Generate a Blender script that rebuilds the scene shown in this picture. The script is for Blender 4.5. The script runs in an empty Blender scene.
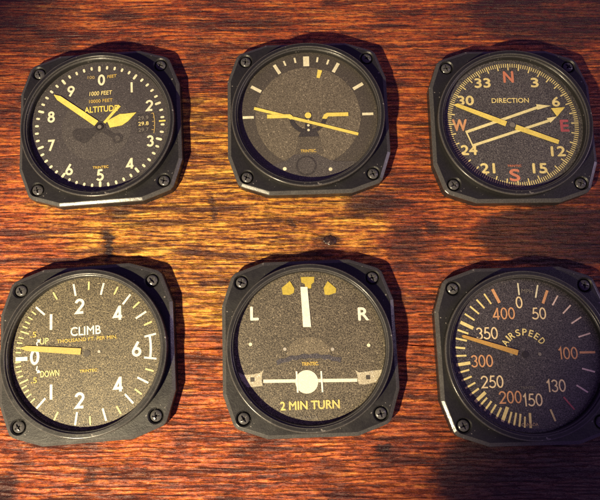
import bpy, bmesh, math, random
from mathutils import Vector, Matrix

K = 0.0315            # metres in one design unit (half the spacing of a gauge's corner screws)
T = 0.21              # height of a mounting plate above the wood, design units
rnd = random.Random(7)
sc = bpy.context.scene
COL = sc.collection
rad = math.radians

# ------------------------------------------------------------------ materials
def new_mat(name):
    m = bpy.data.materials.new(name); m.use_nodes = True
    nt = m.node_tree; b = nt.nodes['Principled BSDF']
    return m, nt, b

class NT:
    """tiny helper for wiring nodes"""
    def __init__(s, nt): s.nt = nt; s.N = nt.nodes; s.L = nt.links
    def sock(s, inp, v):
        if isinstance(v, bpy.types.NodeSocket): s.L.new(v, inp)
        elif v is not None: inp.default_value = v
    def math(s, op, a, b=None, c=None, clamp=False):
        n = s.N.new('ShaderNodeMath'); n.operation = op; n.use_clamp = clamp
        for i, v in enumerate((a, b, c)):
            if v is not None: s.sock(n.inputs[i], v)
        return n.outputs[0]
    def vmath(s, op, a, b=None):
        n = s.N.new('ShaderNodeVectorMath'); n.operation = op
        s.sock(n.inputs[0], a)
        if b is not None: s.sock(n.inputs[1], b)
        return n.outputs['Value'] if op in ('LENGTH', 'DISTANCE', 'DOT_PRODUCT') else n.outputs[0]
    def noise(s, vec, scale=1, detail=2, rough=.5, dist=0, color=False):
        n = s.N.new('ShaderNodeTexNoise'); s.sock(n.inputs['Vector'], vec)
        n.inputs['Scale'].default_value = scale; n.inputs['Detail'].default_value = detail
        n.inputs['Roughness'].default_value = rough; n.inputs['Distortion'].default_value = dist
        return n.outputs['Color'] if color else n.outputs['Fac']
    def ramp(s, fac, stops, mode='LINEAR'):
        n = s.N.new('ShaderNodeValToRGB'); s.sock(n.inputs[0], fac)
        n.color_ramp.interpolation = mode
        e = n.color_ramp.elements
        while len(e) < len(stops): e.new(.5)
        for q, (p, c) in zip(e, stops):
            q.position = p; q.color = (c, c, c, 1) if isinstance(c, (int, float)) else (*c, 1)
        return n.outputs[0]
    def mix(s, fac, a, b, mode='MIX'):
        n = s.N.new('ShaderNodeMix'); n.data_type = 'RGBA'; n.blend_type = mode
        s.sock(n.inputs[0], fac)
        for i, v in ((6, a), (7, b)):
            s.sock(n.inputs[i], (*v, 1) if isinstance(v, tuple) and len(v) == 3 else v)
        return n.outputs[2]
    def range(s, v, a, b, c=0, d=1, smooth=True):
        n = s.N.new('ShaderNodeMapRange'); n.interpolation_type = 'SMOOTHSTEP' if smooth else 'LINEAR'
        s.sock(n.inputs[0], v)
        for i, x in enumerate((a, b, c, d)): s.sock(n.inputs[i + 1], x)
        return n.outputs[0]
    def pos(s, scale):
        g = s.N.new('ShaderNodeNewGeometry')
        return s.vmath('MULTIPLY', g.outputs['Position'], tuple(scale))
    def obj(s, scale):
        g = s.N.new('ShaderNodeTexCoord')
        return s.vmath('MULTIPLY', g.outputs['Object'], tuple(scale))
    def bump(s, h, strength, dist):
        n = s.N.new('ShaderNodeBump'); s.sock(n.inputs['Height'], h)
        s.sock(n.inputs['Strength'], strength); n.inputs['Distance'].default_value = dist
        return n.outputs[0]

def paint(name, col, rough=.5, speck=.22):
    """printed ink on the dials: slightly uneven, worn at a fine scale"""
    m, nt, b = new_mat(name); n = NT(nt)
    p = n.obj((1 / K,) * 3)
    f = n.noise(p, 42, 2, .6)
    g = n.noise(p, 5, 2, .5)
    k = n.math('MULTIPLY_ADD', n.range(f, .3, .7), speck, 1 - speck)
    k = n.math('MULTIPLY', k, n.range(g, .2, .75, .86, 1.04))
    sc_ = n.N.new('ShaderNodeVectorMath'); sc_.operation = 'SCALE'
    sc_.inputs[0].default_value = col; n.L.new(k, sc_.inputs['Scale'])
    n.L.new(sc_.outputs[0], b.inputs['Base Color'])
    b.inputs['Roughness'].default_value = rough
    return m

def plastic(name, col, rough=.42, grain=.25, bump=.12, wave=1.5):
    m, nt, b = new_mat(name); n = NT(nt)
    p = n.obj((1 / K,) * 3)
    f = n.noise(p, 55, 2, .6); g = n.noise(p, 3.2, 4, .65); d = n.noise(p, 24, 0)
    a = n.mix(n.math('MULTIPLY', n.range(f, .35, .75), grain), col, tuple(c * 2.6 for c in col))
    dust = n.math('MULTIPLY', n.range(d, .76, .80), n.range(g, .5, .62))
    a = n.mix(n.math('MULTIPLY', dust, .55), a, (.36, .33, .30))
    n.L.new(a, b.inputs['Base Color']); b.inputs['Specular IOR Level'].default_value = .42
    n.sock(b.inputs['Roughness'], n.range(g, .3, .7, rough - .07, rough + .11))
    h = n.math('MULTIPLY_ADD', n.noise(p, 9, 3, .6), wave, f)
    n.L.new(n.bump(h, bump, .0006), b.inputs['Normal'])
    return m

def dial_mat(name, dark, light, scale=38, contrast=1.0, bump=.25, rough=.5):
    """grainy, faintly sparkling dial face"""
    m, nt, b = new_mat(name); n = NT(nt)
    p = n.obj((1 / K,) * 3)
    f = n.noise(p, scale * 1.7, 2, .8); f2 = n.noise(n.vmath('ADD', p, (9., 4., 2.)), scale * 2.1, 1, .6)
    g = n.noise(p, 2.2, 3, .6)
    t = n.range(n.math('MULTIPLY_ADD', f2, .45, n.math('MULTIPLY', f, .6)), .41, .68)
    t = n.math('MULTIPLY', t, n.range(g, .25, .75, .75, 1.1), clamp=True)
    a = n.mix(n.math('MULTIPLY', t, contrast), dark, light)
    sp = n.noise(n.vmath('ADD', p, (3., 7., 5.)), scale * 1.1, 0)
    a = n.mix(n.math('MULTIPLY', n.range(sp, .72, .80), .5), a, tuple(min(1, c * 2.0) for c in light))
    n.L.new(a, b.inputs['Base Color'])
    b.inputs['Roughness'].default_value = rough
    n.L.new(n.bump(f2, bump, .0005), b.inputs['Normal'])
    return m

M = dict(
    plastic=plastic('black_plastic', (.0125, .012, .0122), .40),
    edge=plastic('polished_edge_plastic', (.050, .048, .045), .21, .35, .035, 3.0),
    ring=plastic('bezel_plastic', (.0135, .013, .013), .36, .2, .06),
    screw=plastic('screw_metal', (.060, .058, .058), .20, .3, .1),
    cream=paint('cream_ink', (.82, .76, .50)), white=paint('white_ink', (.84, .80, .66)),
    yellow=paint('yellow_ink', (.86, .68, .14)), gold=paint('gold_ink', (.66, .46, .11)),
    straw=paint('straw_ink', (.82, .68, .27)), dimgold=paint('faded_gold_ink', (.46, .33, .12)),
    amber=paint('amber_ink', (.56, .32, .075)), brass=paint('brass_ink', (.50, .365, .095)), salmon=paint('salmon_ink', (.66, .24, .13)),
    orange=paint('orange_ink', (.70, .36, .16)), crimson=paint('crimson_ink', (.44, .10, .105)),
    tan=paint('tan_ink', (.58, .42, .24)), pink_light=paint('pink_light_ink', (.78, .60, .50)), grey=paint('grey_ink', (.20, .18, .15)),  # pale pink paints reddish dim light into the airspeed gauge's right-hand ticks
    dotgrey=paint('pale_grey_ink', (.42, .39, .33)), dark=paint('black_ink', (.018, .016, .016)),
    navy=paint('navy_ink', (.05, .048, .075), .5, .6), smoke=paint('smoke_ink', (.070, .060, .047), .5, .4),
    soot=paint('soot_ink', (.026, .022, .021), .5, .4), brown=paint('brown_ink', (.040, .027, .020), .5, .4),
    d_alt=dial_mat('altimeter_face', (.036, .032, .031), (.100, .089, .086), 38, .8),
    d_att=dial_mat('attitude_face', (.042, .036, .029), (.112, .096, .073), 40, .8),
    d_disc=dial_mat('attitude_disc', (.068, .057, .039), (.225, .190, .133), 38, .85),
    d_head=dial_mat('heading_face', (.022, .020, .020), (.150, .138, .125), 36, 1.0),
    d_climb=dial_mat('climb_face', (.020, .016, .010), (.205, .170, .098), 34, 1.0),
    d_turn=dial_mat('turn_face', (.024, .019, .013), (.185, .155, .104), 34, 1.0),
    d_air=dial_mat('airspeed_face', (.014, .013, .014), (.100, .088, .090), 34, 1.0),
)
M['d_patch'] = dial_mat('altimeter_patch', (.042, .037, .034), (.120, .108, .098), 36, .9)
M['navy_grain'] = dial_mat('navy_grain', (.012, .011, .016), (.105, .095, .105), 34, 1.0)
M['hand_grain'] = dial_mat('hand_grain', (.026, .023, .022), (.070, .062, .058), 36, .9)
M['post_grain'] = dial_mat('post_grain', (.052, .044, .032), (.165, .140, .100), 36, .9)
M['worn_white'] = dial_mat('worn_white', (.20, .17, .11), (.74, .68, .50), 62, .8)
M['cream_grain'] = dial_mat('cream_grain', (.66, .60, .44), (.86, .80, .62), 62, .8)
M['mustard'] = paint('mustard_ink', (.50, .385, .055)); M['oldgold'] = paint('old_gold_ink', (.66, .53, .17))
M['warm'] = paint('warm_ink', (.88, .70, .38))
M['pale_yellow'] = paint('pale_yellow_ink', (.88, .78, .36))
M['d_mound'] = dial_mat('turn_patch', (.050, .040, .027), (.250, .208, .135), 34, 1.0)

# ------------------------------------------------------------------ mesh building (all input in design units)
def link(name, bm, mat, parent=None, smooth=False, loc=None, mats=None):
    for v in bm.verts: v.co *= K
    me = bpy.data.meshes.new(name); bm.normal_update(); bm.to_mesh(me); bm.free()
    for mm in (mats or [mat]): me.materials.append(mm)
    if smooth:
        for p in me.polygons: p.use_smooth = True
    o = bpy.data.objects.new(name, me); COL.objects.link(o)
    o.parent = parent
    if loc is not None: o.location = Vector(loc) * K
    return o

class Flat:
    """printed marks: flat polygons, each laid a hair above the one before"""
    def __init__(s, z): s.bm = bmesh.new(); s.z = z; s.i = 0; s.mi = 0
    def nz(s):
        s.i += 1; return s.z + min(s.i, 6) * .0005 if s.i < 7 else s.z + (s.i % 6 + 1) * .0005
    def poly(s, pts):
        z = s.nz()
        vs = [s.bm.verts.new((x, y, z)) for x, y in pts]
        f = s.bm.faces.new(vs); f.normal_update(); f.material_index = s.mi
        if f.normal.z < 0: f.normal_flip()
    def strip(s, pts, w, closed=False, w2=None):
        """ribbon of width w along a path"""
        z = s.nz(); n = len(pts); L = []; R = []
        for i, p in enumerate(pts):
            a = pts[(i - 1) % n] if (closed or i > 0) else None
            b = pts[(i + 1) % n] if (closed or i < n - 1) else None
            def d(u, v):
                l = math.hypot(v[0] - u[0], v[1] - u[1]) or 1; return ((v[0] - u[0]) / l, (v[1] - u[1]) / l)
            if a is None: t = d(p, b); m = 1
            elif b is None: t = d(a, p); m = 1
            else:
                t1, t2 = d(a, p), d(p, b); t = (t1[0] + t2[0], t1[1] + t2[1]); l = math.hypot(*t) or 1
                t = (t[0] / l, t[1] / l); m = 1 / max(.35, t[0] * t1[0] + t[1] * t1[1])
            ww = w if w2 is None else w + (w2 - w) * i / (n - 1)
            nx, ny = -t[1] * ww / 2 * m, t[0] * ww / 2 * m
            L.append(s.bm.verts.new((p[0] + nx, p[1] + ny, z))); R.append(s.bm.verts.new((p[0] - nx, p[1] - ny, z)))
        for i in range(n if closed else n - 1):
            j = (i + 1) % n
            s.bm.faces.new((R[i], R[j], L[j], L[i])).material_index = s.mi
    def tick(s, ang, r0, r1, w, w1=None, round_=False):
        a = rad(ang); c, q = math.sin(a), math.cos(a); w1 = w if w1 is None else w1
        def P(r, t): return (c * r + q * t, q * r - c * t)
        if not round_: s.poly([P(r0, -w / 2), P(r0, w / 2), P(r1, w1 / 2), P(r1, -w1 / 2)])
        else:
            e = w * .38
            s.poly([P(r0, -w * .25), P(r0, w * .25), P(r0 + e, w / 2), P(r1 - e, w / 2), P(r1, w * .25), P(r1, -w * .25), P(r1 - e, -w / 2), P(r0 + e, -w / 2)])
    def disc(s, x, y, r, n=40, ry=None):
        ry = ry or r
        s.poly([(x + r * math.cos(2 * math.pi * i / n), y + ry * math.sin(2 * math.pi * i / n)) for i in range(n)])
    def arcs(s, x, y, r, a0, a1, w, n=24, ry=None):
        s.strip(arc(x, y, r, a0, a1, n, ry), w, abs(a1 - a0) >= 360)
    def to(s, name, mat, parent): return link(name, s.bm, mat, parent, mats=mat if isinstance(mat, list) else None)

def arc(x, y, r, a0, a1, n=24, ry=None):
    ry = ry or r; full = abs(a1 - a0) >= 360
    return [(x + r * math.cos(rad(a0 + (a1 - a0) * i / (n if full else n - 1))),
             y + ry * math.sin(rad(a0 + (a1 - a0) * i / (n if full else n - 1)))) for i in range(n)]

# engraved-style digits, drawn as strokes in a box one unit high
DIG = {
 '0': (.58, [('o', arc(.29, .5, .235, 0, 360, 36, .445))]),
 '|': (.14, [('l', [(.07, 0), (.07, 1)])]),
 '1': (.34, [('l', [(.05, .74), (.23, .95), (.23, 0)])]),
 '2': (.60, [('l', arc(.30, .70, .245, 172, -38, 22) + [(.09, .055), (.56, .055)])]),
 '3': (.56, [('l', arc(.27, .725, .215, 158, -84, 20)), ('l', arc(.265, .285, .235, 88, -158, 22))]),
 '4': (.64, [('l', [(.46, 0), (.46, .99)]), ('l', [(.45, .93), (.07, .24), (.62, .24)])]),
 '5': (.58, [('l', [(.52, .945), (.20, .945), (.125, .47)]), ('l', arc(.27, .325, .27, 132, -150, 26))]),
 '6': (.60, [('o', arc(.30, .29, .238, 0, 360, 30)), ('l', [(.43, .98), (.10, .42)])]),
 '7': (.58, [('l', [(.03, .945), (.53, .945), (.20, 0)])]),
 '8': (.58, [('o', arc(.29, .735, .195, 0, 360, 26)), ('o', arc(.29, .275, .235, 0, 360, 28))]),
 '9': (.60, [('o', arc(.30, .71, .238, 0, 360, 30)), ('l', [(.17, .02), (.50, .58)])]),
}
def digits(txt, x, y, h, w, mat, parent, z, name='numeral', sx=1.0, gap=.10):
    """stroke numerals centred on (x, y)"""
    tot = sum(DIG[c][0] for c in txt) + gap * (len(txt) - 1)
    cx = -tot / 2; f = Flat(z)
    for c in txt:
        for kind, pts in DIG[c][1]:
            q = [(x + (cx + px) * h * sx, y + (py - .5) * h) for px, py in pts]
            f.strip(q, w, kind == 'o')
        cx += DIG[c][0] + gap
    return f.to(name, mat, parent)

def text_bm(s, bold=0.0, spacing=1.0):
    cu = bpy.data.curves.new('lettering', 'FONT'); cu.body = s; cu.size = 1
    cu.space_character = spacing; cu.resolution_u = 4; cu.fill_mode = 'FRONT'
    o = bpy.data.objects.new('lettering', cu); COL.objects.link(o)
    dg = bpy.context.evaluated_depsgraph_get(); dg.update()
    me = bpy.data.meshes.new_from_object(o.evaluated_get(dg), depsgraph=dg)
    bm = bmesh.new(); bm.from_mesh(me)
    bpy.data.objects.remove(o); bpy.data.curves.remove(cu); bpy.data.meshes.remove(me)
    return bm

def text(s, x, y, h, mat, parent, z, width=None, bold=.0, rot=0, name='lettering', spacing=1.0, shear=0):
    """font lettering of height h (and width), centred on (x, y)"""
    bm = text_bm(s, bold, spacing)
    xs = [v.co.x for v in bm.verts]; ys = [v.co.y for v in bm.verts]
    mx, my = (min(xs) + max(xs)) / 2, (min(ys) + max(ys)) / 2
    k = h / (max(ys) - min(ys)); kx = k if width is None else width / (max(xs) - min(xs))
    c, q = math.cos(rad(rot)), math.sin(rad(rot))
    for v in bm.verts:
        a, b = (v.co.x - mx) * kx, (v.co.y - my) * k
        a += shear * b
        v.co = (x + c * a - q * b, y + q * a + c * b, z)
    for f in bm.faces:
        f.normal_update()
        if f.normal.z < 0: f.normal_flip()
    if bold:                                   # heavier strokes: the same letters struck again a hair to each side
        base = list(bm.faces); e = bold * h * 2.0
        for i, (dx, dy) in enumerate(((-e, 0), (e, 0), (0, -e), (0, e))):
            g = bmesh.ops.duplicate(bm, geom=base)['geom']
            for v in g:
                if isinstance(v, bmesh.types.BMVert): v.co += Vector((dx, dy, .0005 * (i + 1)))
    return link(name, bm, mat, parent)

def lathe(profile, seg=128, cx=0, cy=0):
    bm = bmesh.new(); rings = []
    for r, z in profile:
        rings.append([bm.verts.new((cx + r * math.cos(2 * math.pi * i / seg), cy + r * math.sin(2 * math.pi * i / seg), z)) for i in range(seg)])
    for a, b in zip(rings, rings[1:]):
        for i in range(seg):
            j = (i + 1) % seg; bm.faces.new((a[i], a[j], b[j], b[i]))
    bmesh.ops.recalc_face_normals(bm, faces=bm.faces)
    return bm

# ------------------------------------------------------------------ the gauge body, shared by all six
def outline(grow=0.0):
    """one eighth-symmetric outline: flat sides, two-step corners with a rounded ear"""
    q = [(1.305, .655)]
    e = [(1.175, 1.035), (1.150, 1.098), (1.098, 1.150), (1.035, 1.175)]
    corner = q + e + [(.655, 1.305)]
    pts = []
    for k in range(4):
        c, s = (1, 0, -1, 0)[k], (0, 1, 0, -1)[k]
        pts += [(c * x - s * y, s * x + c * y) for x, y in corner]
    if grow:
        n = len(pts); out = []
        for i, p in enumerate(pts):
            a, b = pts[i - 1], pts[(i + 1) % n]
            t1 = Vector((p[0] - a[0], p[1] - a[1])).normalized(); t2 = Vector((b[0] - p[0], b[1] - p[1])).normalized()
            t = (t1 + t2).normalized(); m = 1 / t.dot(t1)
            out.append((p[0] + t.y * grow * m, p[1] - t.x * grow * m))
        pts = out
    return pts

SCREW_R, POCKET_R = .083, .102
def plate_mesh():
    bm = bmesh.new()
    levels = [(-.012, 0.0), (0, .012), (0, T - .044), (-.0015, T - .035), (-.005, T - .028), (-.011, T - .023), (-.047, T - .0045), (-.058, T)]
    rings = [[bm.verts.new((x, y, z)) for x, y in outline(g)] for g, z in levels]
    n = len(rings[0])
    for q, (a, b) in enumerate(zip(rings, rings[1:])):
        for i in range(n):
            j = (i + 1) % n; bm.faces.new((a[i], a[j], b[j], b[i])).material_index = 1 if q >= 2 else 0
    bm.faces.new(rings[-1]); bm.faces.new(rings[0][::-1])
    bmesh.ops.recalc_face_normals(bm, faces=bm.faces)
    body = link('mounting_plate', bm, None, mats=[M['plastic'], M['edge']])
    cutter = bmesh.new()
    for sx in (-1, 1):
        for sy in (-1, 1):
            prof = [(0, T - .11), (POCKET_R - .006, T - .11), (POCKET_R, T - .02), (POCKET_R + .030, T + .012), (0, T + .012)]
            rr = []
            for r, z in prof:
                if r == 0: rr.append([cutter.verts.new((sx, sy, z))])
                else: rr.append([cutter.verts.new((sx + r * math.cos(2 * math.pi * i / 32), sy + r * math.sin(2 * math.pi * i / 32), z)) for i in range(32)])
            for a, b in zip(rr, rr[1:]):
                for i in range(32):
                    j = (i + 1) % 32
                    vs = [a[i % len(a)], a[j % len(a)], b[j % len(b)], b[i % len(b)]]
                    u = []
                    for v in vs:
                        if v not in u: u.append(v)
                    cutter.faces.new(u)
    bmesh.ops.recalc_face_normals(cutter, faces=cutter.faces)
    cut = link('cutter', cutter, M['plastic'])
    md = body.modifiers.new('cut', 'BOOLEAN'); md.operation = 'DIFFERENCE'; md.object = cut; md.solver = 'EXACT'
    dg = bpy.context.evaluated_depsgraph_get(); dg.update()
    me = bpy.data.meshes.new_from_object(body.evaluated_get(dg), depsgraph=dg); me.name = 'mounting_plate'
    bpy.data.objects.remove(body); bpy.data.objects.remove(cut)
    return me

def screw_mesh():
    """pan head with a cross recess"""
    bm = bmesh.new(); R = SCREW_R; nr, na = 15, 64
    def hz(x, y):
        r = math.hypot(x, y) / R
        z = T - .034 + .042 * math.sqrt(max(0, 1 - (r * .94) ** 2))
        w = .0125; l = R * .66
        for a, b in ((x, y), (y, x)):
            if abs(a) < w * (1.0 - .35 * min(1, abs(b) / l)) + .001 and abs(b) < l: z -= .034 * (1 - .5 * abs(b) / l)
        if r < .26: z -= .008
        return z
    rings = []
    for k in range(1, nr + 1):
        r = R * k / nr
        rings.append([bm.verts.new((r * math.cos(2 * math.pi * i / na), r * math.sin(2 * math.pi * i / na), 0)) for i in range(na)])
    ctr = bm.verts.new((0, 0, 0))
    for v in bm.verts: v.co.z = hz(v.co.x, v.co.y)
    for i in range(na): bm.faces.new((ctr, rings[0][i], rings[0][(i + 1) % na]))
    for a, b in zip(rings, rings[1:]):
        for i in range(na):
            j = (i + 1) % na; bm.faces.new((a[i], b[i], b[j], a[j]))
    low = [bm.verts.new((v.co.x, v.co.y, T - .11)) for v in rings[-1]]
    for i in range(na):
        j = (i + 1) % na; bm.faces.new((rings[-1][i], low[i], low[j], rings[-1][j]))
    bmesh.ops.recalc_face_normals(bm, faces=bm.faces)
    for v in bm.verts: v.co *= K
    me = bpy.data.meshes.new('screw'); bm.to_mesh(me); bm.free(); me.materials.append(M['screw'])
    return me

RZ = .142             # bezel height over the plate
def ring_mesh():
    H = T + RZ
    def fillet(cx, cz, r, a0, a1, k=8): return [(cx + r * math.cos(rad(a0 + (a1 - a0) * i / k)), cz + r * math.sin(rad(a0 + (a1 - a0) * i / k))) for i in range(k + 1)]
    prof = [(1.228, T - .004), (1.228, H - .024)] + fillet(1.209, H - .019, .019, 0, 90) + [(1.206, H), (1.166, H)] + fillet(1.163, H - .013, .013, 90, 180)
    prof += [(1.150, H - .016), (1.150, H - .026), (1.147, H - .027)] + fillet(1.138, H - .037, .010, 80, 180, 7) + [(1.127, H - .042), (1.120, H - .050), (1.120, T + .004)]
    bm = lathe(prof, 192)
    for k, f in enumerate(bm.faces):
        q = k // 192
        a, b = prof[q], prof[q + 1]
        if math.hypot(a[0] - b[0], a[1] - b[1]) < .006: f.material_index = 1
    for v in bm.verts: v.co *= K
    me = bpy.data.meshes.new('bezel_ring'); bm.to_mesh(me); bm.free(); me.materials.append(M['ring']); me.materials.append(M['edge'])
    for p in me.polygons: p.use_smooth = True
    return me

PLATE, SCREW, RING = plate_mesh(), screw_mesh(), ring_mesh()
for me in (RING,):
    try: me.set_sharp_from_angle(angle=rad(13))
    except Exception: pass
ZD = T + .012         # dial face
Z1, Z2, Z3, Z4 = ZD + .003, ZD + .0065, ZD + .010, ZD + .0135   # print layers

def gauge(name, label, x, y, ang, dialmat, screw_turn):
    root = bpy.data.objects.new(name, None); COL.objects.link(root)
    root.empty_display_size = .02
    root.location = (x * K, y * K, 0); root.rotation_euler = (0, 0, rad(ang))
    root['label'] = label; root['category'] = 'gauge'; root['group'] = 'aircraft instrument gauges laid out on the wooden table'
    def part(nm, me):
        o = bpy.data.objects.new(nm, me); COL.objects.link(o); o.parent = root; return o
    part('mounting_plate', PLATE); part('bezel_ring', RING)
    for k, (sx, sy) in enumerate(((-1, 1), (1, 1), (-1, -1), (1, -1))):
        s = part('screw', SCREW); s.location = (sx * K, sy * K, 0); s.rotation_euler = (0, 0, rad(screw_turn[k]))
    bm = lathe([(0.0005, ZD), (.4, ZD), (.8, ZD), (1.124, ZD)], 96)
    for f in bm.faces:
        f.normal_update()
        if f.normal.z < 0: f.normal_flip()
    d = link('dial', bm, M[dialmat], root)
    return root, d

def needle(pts, mat, parent, z, th=.004, name='pointer'):
    """thin raised pointer cut from sheet"""
    bm = bmesh.new()
    lo = [bm.verts.new((x, y, z)) for x, y in pts]; hi = [bm.verts.new((x, y, z + th)) for x, y in pts]
    n = len(pts); bm.faces.new(hi); bm.faces.new(lo[::-1])
    for i in range(n):
        j = (i + 1) % n; bm.faces.new((lo[i], lo[j], hi[j], hi[i]))
    bmesh.ops.recalc_face_normals(bm, faces=bm.faces)
    return link(name, bm, mat, parent)

def bar(a, b, w0, w1=None, tip=0.0, tail=0.0):
    """outline of a straight pointer from a to b, widths w0 -> w1, pointed over a length tip at b / tail at a"""
    w1 = w0 if w1 is None else w1
    l = math.hypot(b[0] - a[0], b[1] - a[1]); t = ((b[0] - a[0]) / l, (b[1] - a[1]) / l)
    def P(u, v): return (a[0] + t[0] * u - t[1] * v, a[1] + t[1] * u + t[0] * v)
    pts = [P(tail, -w0 / 2), P(l - tip, -w1 / 2)]
    pts += [P(l, -w1 * .06), P(l, w1 * .06)] if tip else []
    pts += [P(l - tip, w1 / 2), P(tail, w0 / 2)]
    if tail: pts += [P(0, w0 * .06), P(0, -w0 * .06)]
    return pts

def clip_disc(pts, r):
    return [(x, y) if math.hypot(x, y) <= r else (x * r / math.hypot(x, y), y * r / math.hypot(x, y)) for x, y in pts]

# ------------------------------------------------------------------ 1 altimeter
g, d = gauge('altimeter', 'black square gauge lettered ALTITUDE with digits 0 to 9 round its dial', -3.277, 3.782, 4.37, 'd_alt', (20, 60, 10, 75))
f = Flat(Z1)
for i in range(50):
    if i % 5 == 0: f.tick(i * 7.2, .945, 1.045, .040, round_=True)
    else: f.tick(i * 7.2, .982, 1.045, .036, round_=True)
f.to('tick_marks', M['cream'], d)
f = Flat(Z1); f.tick(90, .955, 1.06, .026); f.to('index_mark', M['yellow'], d)
for s, x, y in (('0', .033, .795), ('|', .525, .625), ('2', .807, .282), ('3', .805, -.329), ('4', .476, -.683), ('5', -.003, -.842),
                ('6', -.491, -.709), ('7', -.785, -.282), ('8', -.784, .209), ('9', -.465, .631)):
    digits(s, x, y, .180, .034, M['cream'], d, Z1)
f = Flat(ZD + .0015); f.poly(clip_disc(arc(-.05, -.03, .56, 10, 350, 40) , 1.1)); f.to('dial_patch', M['d_patch'], d)
f = Flat(ZD + .0045)
f.poly([(-.02, .0), (.0, -.06), (-.10, -.17), (-.20, -.275), (-.27, -.285), (-.37, -.23), (-.435, -.14), (-.435, -.07), (-.39, -.03), (-.30, -.03), (-.16, -.045)])
f.strip([(0, -.04), (.24, -.215)], .085); f.disc(.285, -.245, .085); f.disc(0, -.03, .10)
f.to('counterweight', M['hand_grain'], d)
f = Flat(ZD + .0095); f.disc(.285, -.245, .045); f.to('counterweight_hole', M['d_patch'], d)
f = Flat(ZD + .003); f.poly([(.60, .13), (.63, .14), (.85, .14), (.86, .12), (.86, -.18), (.84, -.19), (.62, -.19), (.60, -.17)]); f.to('pressure_window', M['hand_grain'], d)
f = Flat(Z2); f.strip(arc(.0, -.025, .885, 11.5, -11.5, 20), .013)
for i in range(5): f.tick(80.5 + i * 4.75, .845 if i % 2 == 0 else .862, .885, .012)
f.to('pressure_scale', M['dimgold'], d)
for s, y, mt in (('29.9', .075, 'grey'), ('29.8', -.025, 'straw'), ('29.7', -.13, 'grey')):
    text(s, .705, y, .062, M[mt], d, Z2, .165, .01, rot=0, name='pressure_reading')
text('100', -.135, .852, .050, M['dimgold'], d, Z1, .115, .012, rot=-4)
text('FEET', .205, .848, .050, M['gold'], d, Z1, .150, .012, rot=4, shear=.15)
text('1000 FEET', .022, .560, .070, M['straw'], d, Z2, .365, .012, shear=.1)
text('10000 FEET', .022, .425, .056, M['gold'], d, Z2, .380, .008)
text('ALTITUDE', .024, .280, .100, M['yellow'], d, Z2, .535, .012)
text('TRINTEC', .01, -.712, .040, M['gold'], d, Z2, .25, .018)
text('CANADA', .0, -1.062, .036, M['grey'], d, Z2, .22, .008)
needle([(.13, .04), (.165, -.055), (.36, -.03), (.46, .035), (.595, .175), (.415, .165), (.33, .168), (.10, .055)], M['yellow'], g, Z3, name='thousand_pointer')
needle(bar((.075, .035), (.325, .315), .040, .050), M['yellow'], g, Z2 + .004, .003, name='ten_thousand_pointer')
needle(bar((-.050, .031), (-.735, .583), .100, .084, .10), M['yellow'], g, Z3 + .005, name='hundred_pointer')
f = Flat(Z4 + .004); f.disc(0.0, -.032, .033, 20); f.to('pivot', M['grey'], g)
f = Flat(Z4 + .002); f.disc(0.0, -.032, .062, 24); f.to('hub', M['soot'], g)

# ------------------------------------------------------------------ 2 attitude indicator
g, d = gauge('attitude_indicator', 'black square gauge with a slanting yellow horizon line and no digits', .081, 3.940, 1.67, 'd_att', (80, 30, 65, 20))
f = Flat(ZD + .002); f.disc(0, 0, .850, 96)
f.to('horizon_disc', M['d_disc'], d)
f = Flat(ZD + .0045)
f.poly(clip_disc([(-.72, -.82), (-.50, -.80), (-.36, -.745), (-.245, -.655), (.13, -.655), (.26, -.735), (.40, -.79), (.78, -.80),
        (.70, -.90), (.5, -1.01), (.25, -1.10), (0, -1.13), (-.25, -1.10), (-.5, -1.01), (-.68, -.90)], 1.125))
f.to('lower_mask', M['d_patch'], d)
f = Flat(Z1)
f.tick(0, .872, 1.049, .098)
for s in (-1, 1):
    f.tick(s * 10.6, .955, 1.045, .030); f.tick(s * 20.8, .955, 1.045, .030)
    f.tick(s * 30.2, .870, 1.052, .054); f.tick(s * 59.6, .872, 1.058, .054); f.tick(s * 90, .875, 1.055, .044)
f.to('bank_marks', M['cream'], d)
f = Flat(Z2)
f.strip(arc(0, .0, .275, 188, 352, 24), .070)
f.poly([(-.05, .05), (.05, .05), (.055, -.25), (.13, -.285), (.17, -.36), (-.17, -.36), (-.13, -.285), (-.055, -.25)])
f.to('wing_bracket', M['hand_grain'], d)
f = Flat(ZD + .0045); f.poly([(-.17, -.36), (.17, -.36), (.23, -.655), (-.23, -.655)]); f.to('pedestal', M['post_grain'], d)
f = Flat(ZD + .0085); f.disc(-.055, -.85, .165, 36); f.to('knob_outline', M['hand_grain'], d)  # dark printed outline round the knob
f = Flat(ZD + .0125); f.disc(-.050, -.845, .135, 36); f.to('knob', M['d_patch'], d)
f = Flat(Z2)
f.disc(-.397, -.889, .030, 14); f.to('rivet_dot', M['cream'], d)
f = Flat(Z2); f.disc(.327, -.918, .030, 14); f.to('rivet_dot', M['cream'], d)
f = Flat(Z3)
for y in (-.088, -.168, -.250): f.disc(0, y, .021, 12)
f.to('pitch_dots', M['cream'], d)
text('TRINTEC.', -.010, -.600, .046, M['gold'], d, Z2, .250, .020)
text('CANADA', -.048, -1.055, .042, M['grey'], d, Z2, .250, .010)
needle(bar((-.868, .152), (.795, -.343), .048), M['yellow'], g, Z3, .003, name='horizon_line')
needle(bar((.186, .655), (.222, .792), .052, .074), M['yellow'], g, Z3, .003, name='bank_pointer')
needle([(-.660, .034), (-.290, .030), (-.255, .004), (-.225, -.050), (-.290, -.060), (-.315, -.032), (-.660, -.032)], M['yellow'], g, Z4, .003, name='wing_bar')
needle([(.650, .034), (.310, .036), (.262, .012), (.225, -.060), (.295, -.070), (.325, -.026), (.650, -.030)], M['yellow'], g, Z4, .003, name='wing_bar')
f = Flat(Z4 + .004); f.disc(0, .0, .052, 22); f.to('centre_dot', M['yellow'], g)

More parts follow.
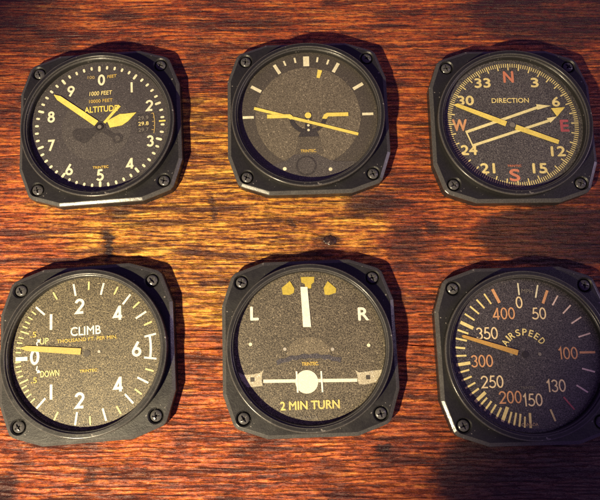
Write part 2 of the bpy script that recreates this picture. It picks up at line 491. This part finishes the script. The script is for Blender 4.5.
# ------------------------------------------------------------------ 3 heading indicator
g, d = gauge('heading_indicator', 'black square gauge lettered DIRECTION with a compass scale marked N, E, S, W', 3.371, 3.794, .49, 'd_head', (15, 50, 40, 70))
f = Flat(Z1)
for i in range(180):
    if i % 5 == 0: f.tick(i * 2, .935, 1.052, .020)
    else: f.tick(i * 2, .985, 1.052, .013)
f.to('compass_ticks', M['straw'], d)
for s, x, y in (('3', .413, .711), ('6', .727, .373), ('12', .680, -.474), ('15', .364, -.756), ('21', -.458, -.747), ('24', -.731, -.439), ('30', -.729, .409), ('33', -.436, .714)):
    text(s, x, y, .158, M['straw'], d, Z1, .115 * len(s) + (.02 if len(s) > 1 else 0) - (.03 if '1' in s else 0), .022, name='numeral')
for s, x, y, mt, w in (('N', -.006, .817, 'salmon', .155), ('S', -.041, -.865, 'salmon', .155), ('W', -.855, -.017, 'orange', .225), ('E', .826, -.043, 'crimson', .125)):
    text(s, x, y, .190, M[mt], d, Z1, w, .022, name='cardinal_letter')
text('DIRECTION', -.010, .401, .080, M['straw'], d, Z2, .600, .014)
text('TRINTEC', -.035, -.712, .034, M['salmon'], d, Z2, .22, .014)
text('CANADA', -.040, -1.045, .040, M['tan'], d, Z2, .26, .012)
f = Flat(Z2 + .004); f.disc(-.01, -.02, .045, 20); f.to('pivot', M['grey'], d)
needle(bar((-.110, -.005), (-.910, .340), .090, .062, .035), M['yellow'], g, Z4, .003, name='course_pointer')
needle(bar((.035, -.060), (.700, -.325), .085, .070), M['yellow'], g, Z4, .003, name='course_tail')
f = Flat(Z3)
f.strip([(-.764, -.138), (.45, .285)], .046)
f.strip([(-.664, -.366), (.60, .05)], .044)
f.strip([(-.764, -.118), (-.664, -.386)], .024)
f.poly([(.40, .33), (.635, .300), (.41, .23)]); f.poly([(.545, .085), (.715, .115), (.60, .005)])
f.to('bearing_frame', M['pale_yellow'], g)
f = Flat(Z3 + .005); f.poly([(.630, .255), (.860, .272), (.715, .110)]); f.to('bearing_arrowhead', M['yellow'], g)

# ------------------------------------------------------------------ 4 climb indicator
g, d = gauge('climb_indicator', 'black square gauge lettered CLIMB with UP and DOWN marks beside its zero', -3.227, .188, 4.61, 'd_climb', (25, 40, 30, 5))
f = Flat(Z1)
for a in (-46, -10.3, 15.1, 39.9, 59.8, -136, -170.8, 164.3, 139.4, 119.9): f.tick(a, .865, 1.050, .030)
f.mi = 1
for a in (-28, 2.6, 27.4, 49.9, 69.5, -153.4, 177, 151.8, 130, 110): f.tick(a, .928, 1.055, .024)
for s in (-1, 1):
    for a in (50.8, 56, 60.2, 64.4, 73.7, 78, 82.2, 86): f.tick(-90 + s * (90 - a), .972, 1.052, .018)
    f.tick(-90 + s * 21.3, .918, 1.052, .020)
f.to('tick_marks', [M['white'], M['straw']], d)
f = Flat(Z2)
f.tick(80, .885, 1.062, .030); f.tick(100, .870, 1.058, .030); f.strip(arc(0, 0, .962, 10, -10, 10), .036); f.to('six_bracket', M['white'], d)
f = Flat(Z2); f.poly([(-1.045, .005), (-.870, .000), (-.870, -.060), (-1.045, -.055)]); f.to('zero_mark', M['white'], d)
for s, x, y, h in (('0', -.765, -.014, .215), ('|', -.526, .486, .235), ('2', -.096, .688, .215), ('4', .479, .543, .215), ('6', .748, -.014, .215),
                   ('4', .468, -.507, .215), ('2', -.101, -.692, .215), ('|', -.519, -.540, .215)):
    digits(s, x, y, h, .040, M['white'], d, Z1)
f = Flat(Z2)
f.strip([(-.722, .130), (-.735, .190), (-.700, .225)], .018); f.poly([(-.735, .240), (-.668, .238), (-.700, .185)])
f.strip([(-.722, -.150), (-.735, -.205), (-.700, -.240)], .018); f.poly([(-.735, -.255), (-.668, -.250), (-.700, -.200)])
f.to('direction_arrows', M['white'], d)
text('.5', -.785, .318, .080, M['gold'], d, Z2, .085, .008)
text('.5', -.770, -.352, .080, M['gold'], d, Z2, .085, .008)
text('UP', -.622, .208, .088, M['straw'], d, Z2, .130, .006)
text('DOWN', -.536, -.272, .088, M['straw'], d, Z2, .275, .012)
text('CLIMB', -.004, .315, .128, M['white'], d, Z2, .450, .012)
text('THOUSAND FT. PER MIN.', .016, .188, .052, M['gold'], d, Z2, .900, .012)
text('TRINTEC', .03, -.275, .040, M['gold'], d, Z2, .260, .022)
text('CANADA', .0, -1.05, .036, M['grey'], d, Z2, .22, .008)
f = Flat(Z2); f.disc(.01, -.02, .05, 20); f.to('pivot', M['smoke'], d)
f = Flat(Z2); f.disc(.19, -.01, .022, 12); f.to('rivet_dot', M['dotgrey'], d)
needle(bar((-.075, .010), (-.975, .135), .096, .076, .09), M['brass'], g, Z4, name='pointer')

# ------------------------------------------------------------------ 5 turn indicator
g, d = gauge('turn_indicator', 'black square gauge lettered 2 MIN TURN with a white ball and letters L and R', .094, .268, 2.15, 'd_turn', (70, 20, 35, 15))
text('L', -.809, .519, .195, M['white'], d, Z1, .115, .020, name='letter')
text('R', .827, .451, .185, M['white'], d, Z1, .150, .020, name='letter')
f = Flat(Z2)
f.poly([(-.095, 1.045), (.115, 1.040), (.105, .955), (.065, .930), (.060, .865), (-.030, .868), (-.034, .935), (-.085, .960)])
f.to('centre_marker', M['mustard'], d)
for s, x, y in ((-1, -.290, .872), (1, .345, .848)):
    f = Flat(Z2); f.poly([(x - .085, y - .085), (x - .02 * s, y - .095), (x + .085, y - .062), (x + .095, y + .0), (x + .03 * -s, y + .118), (x - .095, y + .02)])
    f.to('turn_marker', M['mustard'], d)
for x, y in ((-.878, .063), (.877, -.016), (-.369, -.027), (.338, -.054)):
    f = Flat(Z2); f.disc(x, y, .026, 14); f.to('rivet_dot', M['cream' if abs(x) > .5 else 'dotgrey'], d)
f = Flat(ZD + .0015); f.poly(arc(-.02, -.13, .33, 0, 180, 30, .27)); f.to('dial_patch', M['d_mound'], d)
f = Flat(ZD + .0035)
top = arc(-.02, -1.60, 1.49, 109, 71, 17); low = arc(-.02, -1.60, 1.425, 71, 109, 17)
f.poly([(x, y + .012 * math.sin(i * 2.1)) for i, (x, y) in enumerate(top)] + [(x, y + .014 * math.sin(i * 2.7)) for i, (x, y) in enumerate(low)])
f.to('aeroplane_band', M['navy_grain'], d)
text('TRINTEC.', .000, -.253, .050, M['gold'], d, Z2, .250, .020)
f = Flat(Z1); f.strip([(-.700, -.480), (.680, -.515)], .048); f.to('level_tube', M['cream_grain'], d)
f = Flat(Z2); f.disc(-.062, -.511, .168, 48); f.to('level_ball', M['cream_grain'], g)
f = Flat(Z3); f.strip([(-.208, -.355), (-.200, -.660)], .026); f.strip([(.155, -.365), (.163, -.668)], .026); f.to('level_lines', M['white'], g)
f = Flat(Z1)
f.poly([(-1.07, -.330), (-.99, -.375), (-.84, -.375), (-.745, -.355), (-.690, -.315), (-.715, -.385), (-.725, -.470), (-.710, -.545), (-.79, -.550), (-.93, -.560), (-1.02, -.46)])
f.to('tube_end', M['worn_white'], d)
f = Flat(Z1)
f.poly([(.655, -.365), (.715, -.405), (.83, -.395), (1.055, -.375), (1.02, -.46), (.95, -.555), (.80, -.580), (.70, -.575), (.688, -.52), (.684, -.44)])
f.to('tube_end', M['worn_white'], d)
f = Flat(Z2); f.poly([(-.890, -.420), (-.830, -.420), (-.830, -.480), (-.890, -.480)]); f.to('tube_slot', M['smoke'], d)
f = Flat(Z2); f.poly([(.810, -.450), (.870, -.450), (.870, -.510), (.810, -.510)]); f.to('tube_slot', M['smoke'], d)
text('2 MIN TURN', -.028, -.842, .118, M['oldgold'], d, Z2, .860, .022)
text('CANADA', -.049, -1.018, .042, M['grey'], d, Z2, .260, .010)
needle([(-.103, .895), (.003, .889), (.035, .283), (-.085, .290)], M['white'], g, Z3, .003, name='turn_pointer')

# ------------------------------------------------------------------ 6 airspeed indicator
g, d = gauge('airspeed_indicator', 'black square gauge lettered AIR SPEED with figures from 0 to 400', 3.299, .160, 1.46, 'd_air', (45, 80, 25, 10))
T1 = [(-1, .872, .022, 0), (-23, .828, .044, 1), (-31, .874, .026, 2), (-39, .884, .026, 2), (-46.9, .884, .026, 2), (-54.6, .884, .026, 2),
      (-62.4, .846, .050, 2), (-69.2, .888, .028, 2), (-76.2, .886, .028, 2), (-83.5, .90, .028, 2), (-90.3, .885, .026, 2), (-97.5, .845, .046, 2),
      (-103.7, .886, .026, 2), (-110.2, .888, .026, 2), (-116.7, .882, .026, 2), (-122.9, .886, .028, 2), (-129.5, .845, .048, 2), (-134, .884, .028, 2),
      (-139.1, .880, .028, 2), (-144.2, .880, .028, 2), (-149.7, .878, .030, 2), (-155, .831, .050, 2), (-160, .875, .028, 2), (-164.4, .868, .028, 2),
      (-168.6, .870, .028, 2), (-172.8, .90, .026, 2), (-177.6, .845, .036, 2), (15.4, .856, .024, 0), (24, .805, .040, 1), (33.6, .847, .022, 3), (46.6, .840, .022, 3),
      (59.4, .835, .022, 3), (74.3, .830, .022, 3), (90.2, .787, .032, 1), (106.4, .829, .024, 3), (124.4, .831, .024, 3), (142.9, .793, .024, 4), (161.6, .845, .028, 5)]
groups = {}
for a, r0, w, c in T1: groups.setdefault(c, []).append((a, r0, w))
f = Flat(Z1)
for c, L in groups.items():
    f.mi = c
    for a, r0, w in L: f.tick(a, r0, 1.055 if a < 20 else 1.020, w)
f.to('tick_marks', [M[q] for q in ('cream', 'orange', 'straw', 'pink_light', 'crimson', 'straw')], d)
for s, x, y, mt in (('0', -.029, .761, 'warm'), ('50', .251, .588, 'warm'), ('100', .617, -.007, 'orange'), ('130', .387, -.471, 'warm'), ('150', .025, -.662, 'warm'),
                    ('200', -.298, -.616, 'orange'), ('250', -.541, -.391, 'warm'), ('300', -.663, -.089, 'orange'), ('350', -.554, .314, 'warm'), ('400', -.277, .602, 'orange')):
    digits(s, x, y, .178, .021, M[mt], d, Z1, sx=.97, gap=.07)
text('MPH', .112, .928, .062, M['grey'], d, Z2, .175, .006, rot=-6)
for c, a, w in (('A', 146, .092), ('I', 132.5, .026), ('R', 121, .085), ('S', 103, .080), ('P', 85.5, .078), ('E', 69, .070), ('E', 53, .070), ('D', 36, .084)):
    text(c, -.02 + .333 * math.cos(rad(a)), -.015 + .333 * math.sin(rad(a)), .096, M['straw'], d, Z2, w * .80, .014, rot=a - 90, name='letter')
text('TRINTEC', -.021, -.486, .034, M['grey'], d, Z2, .220, .012)
text('CANADA', -.051, -1.005, .044, M['tan'], d, Z2, .240, .004)
for x, y in ((.20, -.01), (-.22, -.0)):
    f = Flat(Z2); f.disc(x, y, .026, 12); f.to('rivet_dot', M['grey'], d)
f = Flat(Z2); f.disc(-.01, -.01, .05, 20); f.to('pivot', M['soot'], d)
needle(bar((-.125, .016), (-.935, .286), .078, .046, .03), M['amber'], g, Z4, name='pointer')

# ------------------------------------------------------------------ the wooden table
m, nt, b = new_mat('old_wood'); n = NT(nt)
P = n.pos((1 / K,) * 3)
warp = n.noise(n.vmath('MULTIPLY', P, (.35, .9, 1)), 1, 3, .5, color=True)
warp = n.vmath('MULTIPLY', n.vmath('SUBTRACT', warp, (.5, .5, .5)), (.9, .07, 0))
Pw = n.vmath('ADD', P, warp)
fine = n.noise(n.vmath('MULTIPLY', Pw, (1.0, 17, 1)), 1, 6, .76)
mid = n.noise(n.vmath('MULTIPLY', Pw, (.7, 9, 1)), 1, 4, .6)
broad = n.noise(n.vmath('MULTIPLY', Pw, (.45, 1.3, 1)), 1, 3, .55)
dash = n.noise(n.vmath('MULTIPLY', Pw, (5.5, 34, 1)), 1, 3, .55)
patch = n.noise(n.vmath('MULTIPLY', Pw, (.85, 2.1, 1)), 1, 6, .72)
mott = n.noise(n.vmath('MULTIPLY', P, (9, 16, 1)), 1, 4, .7)
v = n.math('MULTIPLY', fine, .74)
v = n.math('MULTIPLY_ADD', mid, .17, v)
v = n.math('MULTIPLY_ADD', broad, .20, v)
v = n.math('MULTIPLY_ADD', mott, .30, v)
v = n.math('SUBTRACT', v, .205)
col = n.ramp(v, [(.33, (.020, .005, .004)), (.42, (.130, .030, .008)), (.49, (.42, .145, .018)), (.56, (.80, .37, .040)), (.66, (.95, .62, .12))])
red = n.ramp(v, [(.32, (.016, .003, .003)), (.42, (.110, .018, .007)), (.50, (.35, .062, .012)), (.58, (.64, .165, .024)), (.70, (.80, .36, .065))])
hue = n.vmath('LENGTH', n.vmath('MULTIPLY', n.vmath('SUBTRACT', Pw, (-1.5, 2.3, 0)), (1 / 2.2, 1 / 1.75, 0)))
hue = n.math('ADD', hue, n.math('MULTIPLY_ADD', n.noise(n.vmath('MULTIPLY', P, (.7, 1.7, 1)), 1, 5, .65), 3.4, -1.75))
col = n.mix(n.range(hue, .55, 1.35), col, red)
pore = n.range(dash, .55, .64)
sep = n.N.new('ShaderNodeSeparateXYZ'); n.L.new(Pw, sep.inputs[0])
wob = n.noise(n.vmath('MULTIPLY', P, (.7, 4.0, 1)), 1, 3, .5)
wav = n.math('SINE', n.math('MULTIPLY_ADD', sep.outputs[1], 92.0, n.math('MULTIPLY', wob, 20.0)))
brk = n.noise(n.vmath('MULTIPLY', P, (1.6, 17, 1)), 1, 5, .75)
line = n.math('MULTIPLY', n.range(wav, .15, .95), n.range(brk, .43, .60))
col = n.mix(n.math('MULTIPLY', line, .72), col, (.070, .017, .007))
gl = n.math('MULTIPLY', n.range(wav, -.2, -.95), n.range(brk, .55, .68))
col = n.mix(n.math('MULTIPLY', gl, .30), col, (.86, .52, .16))
band = n.noise(n.vmath('MULTIPLY', Pw, (.55, 5.5, 1)), 1, 5, .66)
col = n.mix(n.math('MULTIPLY', n.range(band, .51, .60), .78), col, (.040, .008, .005))
rag = n.noise(n.vmath('MULTIPLY', P, (2.4, 8, 1)), 1, 6, .78)
col = n.mix(n.math('MULTIPLY', n.range(rag, .55, .64), .55), col, (.085, .020, .009))
col = n.mix(n.math('MULTIPLY', pore, .62), col, (.050, .013, .008))
dk = n.range(patch, .53, .66)
col = n.mix(n.math('MULTIPLY', dk, .72), col, (.042, .010, .009))
# stains, burns, small knots, and wide patches of shade painted into the wood: (x, y, rx, ry, strength)
STAINS_AND_SHADE = [(-3.1, 2.0, .12, .13, .95), (-3.08, 1.78, .075, .20, .95), (-1.71, 5.13, .26, .39, .5), (-1.62, 4.67, .13, .18, .6), (-1.83, 4.31, .13, .14, .5), (-1.3, 4.96, .15, .14, .6),
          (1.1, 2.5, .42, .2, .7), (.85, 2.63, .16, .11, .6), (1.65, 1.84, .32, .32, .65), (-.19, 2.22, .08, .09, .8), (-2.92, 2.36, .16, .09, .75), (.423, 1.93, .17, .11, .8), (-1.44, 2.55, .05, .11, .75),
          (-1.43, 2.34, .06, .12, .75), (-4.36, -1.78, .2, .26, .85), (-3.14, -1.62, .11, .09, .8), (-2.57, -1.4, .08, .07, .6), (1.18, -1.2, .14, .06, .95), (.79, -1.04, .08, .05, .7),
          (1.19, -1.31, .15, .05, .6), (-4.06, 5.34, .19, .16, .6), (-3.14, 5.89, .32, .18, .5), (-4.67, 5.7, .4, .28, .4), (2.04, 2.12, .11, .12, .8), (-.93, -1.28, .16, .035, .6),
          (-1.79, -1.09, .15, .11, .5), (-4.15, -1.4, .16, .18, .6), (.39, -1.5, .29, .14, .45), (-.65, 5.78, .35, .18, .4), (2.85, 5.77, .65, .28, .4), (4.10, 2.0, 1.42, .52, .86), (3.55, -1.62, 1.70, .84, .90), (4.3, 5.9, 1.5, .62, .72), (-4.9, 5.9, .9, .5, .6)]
jit = n.vmath('MULTIPLY', n.vmath('SUBTRACT', n.noise(n.vmath('MULTIPLY', P, (3, 11, 1)), 1, 5, .7, color=True), (.5, .5, .5)), (.42, .20, 0))
Pj = n.vmath('ADD', P, jit)
mask = None
for x, y, rx, ry, s in STAINS_AND_SHADE:
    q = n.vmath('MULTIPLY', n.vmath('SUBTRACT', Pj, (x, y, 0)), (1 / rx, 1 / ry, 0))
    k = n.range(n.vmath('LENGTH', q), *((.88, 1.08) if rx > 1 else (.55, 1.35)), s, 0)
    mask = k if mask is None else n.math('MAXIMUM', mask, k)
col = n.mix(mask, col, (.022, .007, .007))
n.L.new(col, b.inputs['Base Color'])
n.sock(b.inputs['Roughness'], n.range(n.math('ADD', fine, mott), .7, 1.3, .52, .30))
b.inputs['Specular IOR Level'].default_value = .5
hgt = n.math('MULTIPLY_ADD', mott, .35, n.math('ADD', fine, n.math('MULTIPLY', pore, -.5)))
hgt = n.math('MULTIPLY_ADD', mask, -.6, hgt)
hgt = n.math('MULTIPLY_ADD', line, -.9, hgt)
hgt = n.math('MULTIPLY_ADD', n.range(rag, .5, .66), -.4, hgt)
n.L.new(n.bump(hgt, .85, .0007), b.inputs['Normal'])

bm = bmesh.new()
X0, X1, Y0, Y1 = -9, 9, -7, 11
nx, ny = 60, 60
rows = [(Y0 + (Y1 - Y0) * j / ny, 0, 0) for j in range(ny + 1)]
rows = [q for q in rows if abs(q[0] - .268) > .05] + [(.268, -.020, 0), (.268, -.004, -.035), (.268, .004, -.035), (.268, .020, 0)]   # open joint between two boards
rows.sort(key=lambda q: q[0] + q[1]); ny = len(rows) - 1; nx = 240
def wander(x): return .030 * math.sin(x * 1.1 + .4) + .010 * math.sin(x * 5.3) + .006 * math.sin(x * 13.1 + 1)
def gape(x): return max(.25, .7 + .5 * math.sin(x * 2.3 + 2.2) + .3 * math.sin(x * 7.7))
def vert(x, q):
    if q[1] == 0: return bm.verts.new((x, q[0], 0))
    return bm.verts.new((x, q[0] + wander(x) + q[1] * gape(x) * .8, q[2]))
grid = [[vert(X0 + (X1 - X0) * i / nx, q) for i in range(nx + 1)] for q in rows]
for j in range(ny):
    for i in range(nx): bm.faces.new((grid[j][i], grid[j][i + 1], grid[j + 1][i + 1], grid[j + 1][i]))
lo = {}
rim = [grid[0][i] for i in range(nx + 1)] + [grid[j][nx] for j in range(1, ny + 1)] + [grid[ny][i] for i in range(nx - 1, -1, -1)] + [grid[j][0] for j in range(ny - 1, 0, -1)]
low = [bm.verts.new((v.co.x, v.co.y, -1)) for v in rim]
for i in range(len(rim)):
    j = (i + 1) % len(rim); bm.faces.new((rim[j], rim[i], low[i], low[j]))
bm.faces.new(low[::-1])
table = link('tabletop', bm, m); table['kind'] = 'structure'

# the dark resin knot standing a little proud of the wood
bm = bmesh.new(); bmesh.ops.create_icosphere(bm, subdivisions=4, radius=1)
for vtx in bm.verts:
    c = vtx.co; w = 1 + .08 * math.sin(5 * c.x + 1.2) * math.cos(6 * c.y) + .06 * math.sin(11 * c.x * c.y + 3 * c.z) + rnd.uniform(-.02, .02)
    vtx.co = (.423 + c.x * .105 * w, 1.93 + c.y * .078 * w, max(-.02, c.z * .022 * w))
mk, ntk, bk = new_mat('dark_knot'); nk = NT(ntk)
fk = nk.noise(nk.pos((1 / K,) * 3), 26, 3, .7)
nk.L.new(nk.ramp(fk, [(.35, (.010, .006, .006)), (.62, (.05, .022, .014)), (.72, (.35, .26, .22))]), bk.inputs['Base Color'])
bk.inputs['Roughness'].default_value = .35
link('knot', bm, mk, table, smooth=True)

# ------------------------------------------------------------------ light
w = bpy.data.worlds.new('World'); sc.world = w; w.use_nodes = True
bg = w.node_tree.nodes['Background']; bg.inputs[0].default_value = (.46, .25, 1.0, 1); bg.inputs[1].default_value = .18

def aim(o, p, t):
    o.location = Vector(p) * K
    o.rotation_euler = (Vector(t) - Vector(p)).to_track_quat('-Z', 'Y').to_euler()
tgt = (-1.35, 2.0, 0)
D = 16; el, az = rad(43), rad(236)
src = (tgt[0] + D * math.cos(el) * math.cos(az), tgt[1] + D * math.cos(el) * math.sin(az), D * math.sin(el))
L = bpy.data.lights.new('table_lamp', 'SPOT'); L.energy = 28; L.color = (1.0, .83, .52)
L.spot_size = rad(40.5); L.spot_blend = .68; L.shadow_soft_size = .010
lo_ = bpy.data.objects.new('table_lamp', L); COL.objects.link(lo_); aim(lo_, src, tgt)

A = bpy.data.lights.new('window_light', 'AREA'); A.shape = 'RECTANGLE'; A.size = .22; A.size_y = 1.2; A.energy = 3.6; A.color = (.90, .70, 1.0)
ao = bpy.data.objects.new('window_light', A); COL.objects.link(ao); aim(ao, (43, 10, 26), (0, 2, 0))

# ------------------------------------------------------------------ camera (solved from the screw positions of the six gauges)
cam = bpy.data.cameras.new('camera'); cam.sensor_fit = 'HORIZONTAL'; cam.sensor_width = 36; cam.lens = 36 * 567.376 / 600
cam.clip_start = .01; cam.clip_end = 100
co = bpy.data.objects.new('camera', cam); COL.objects.link(co)
R = Matrix(((0.99998398, 0.0, -0.00566117), (0.00112187, 0.98016776, 0.19816635), (0.0055489, -0.19816953, 0.98015205)))
co.matrix_world = Matrix.Translation((0, 0, (8.566338 + T) * K)) @ R.transposed().to_4x4()
sc.camera = co

sc.view_settings.view_transform = 'Standard'; sc.view_settings.look = 'None'
sc.view_settings.exposure = 0; sc.view_settings.gamma = 1; sc.view_settings.use_curve_mapping = False
sc.render.engine = 'CYCLES'
sc.cycles.use_denoising = False
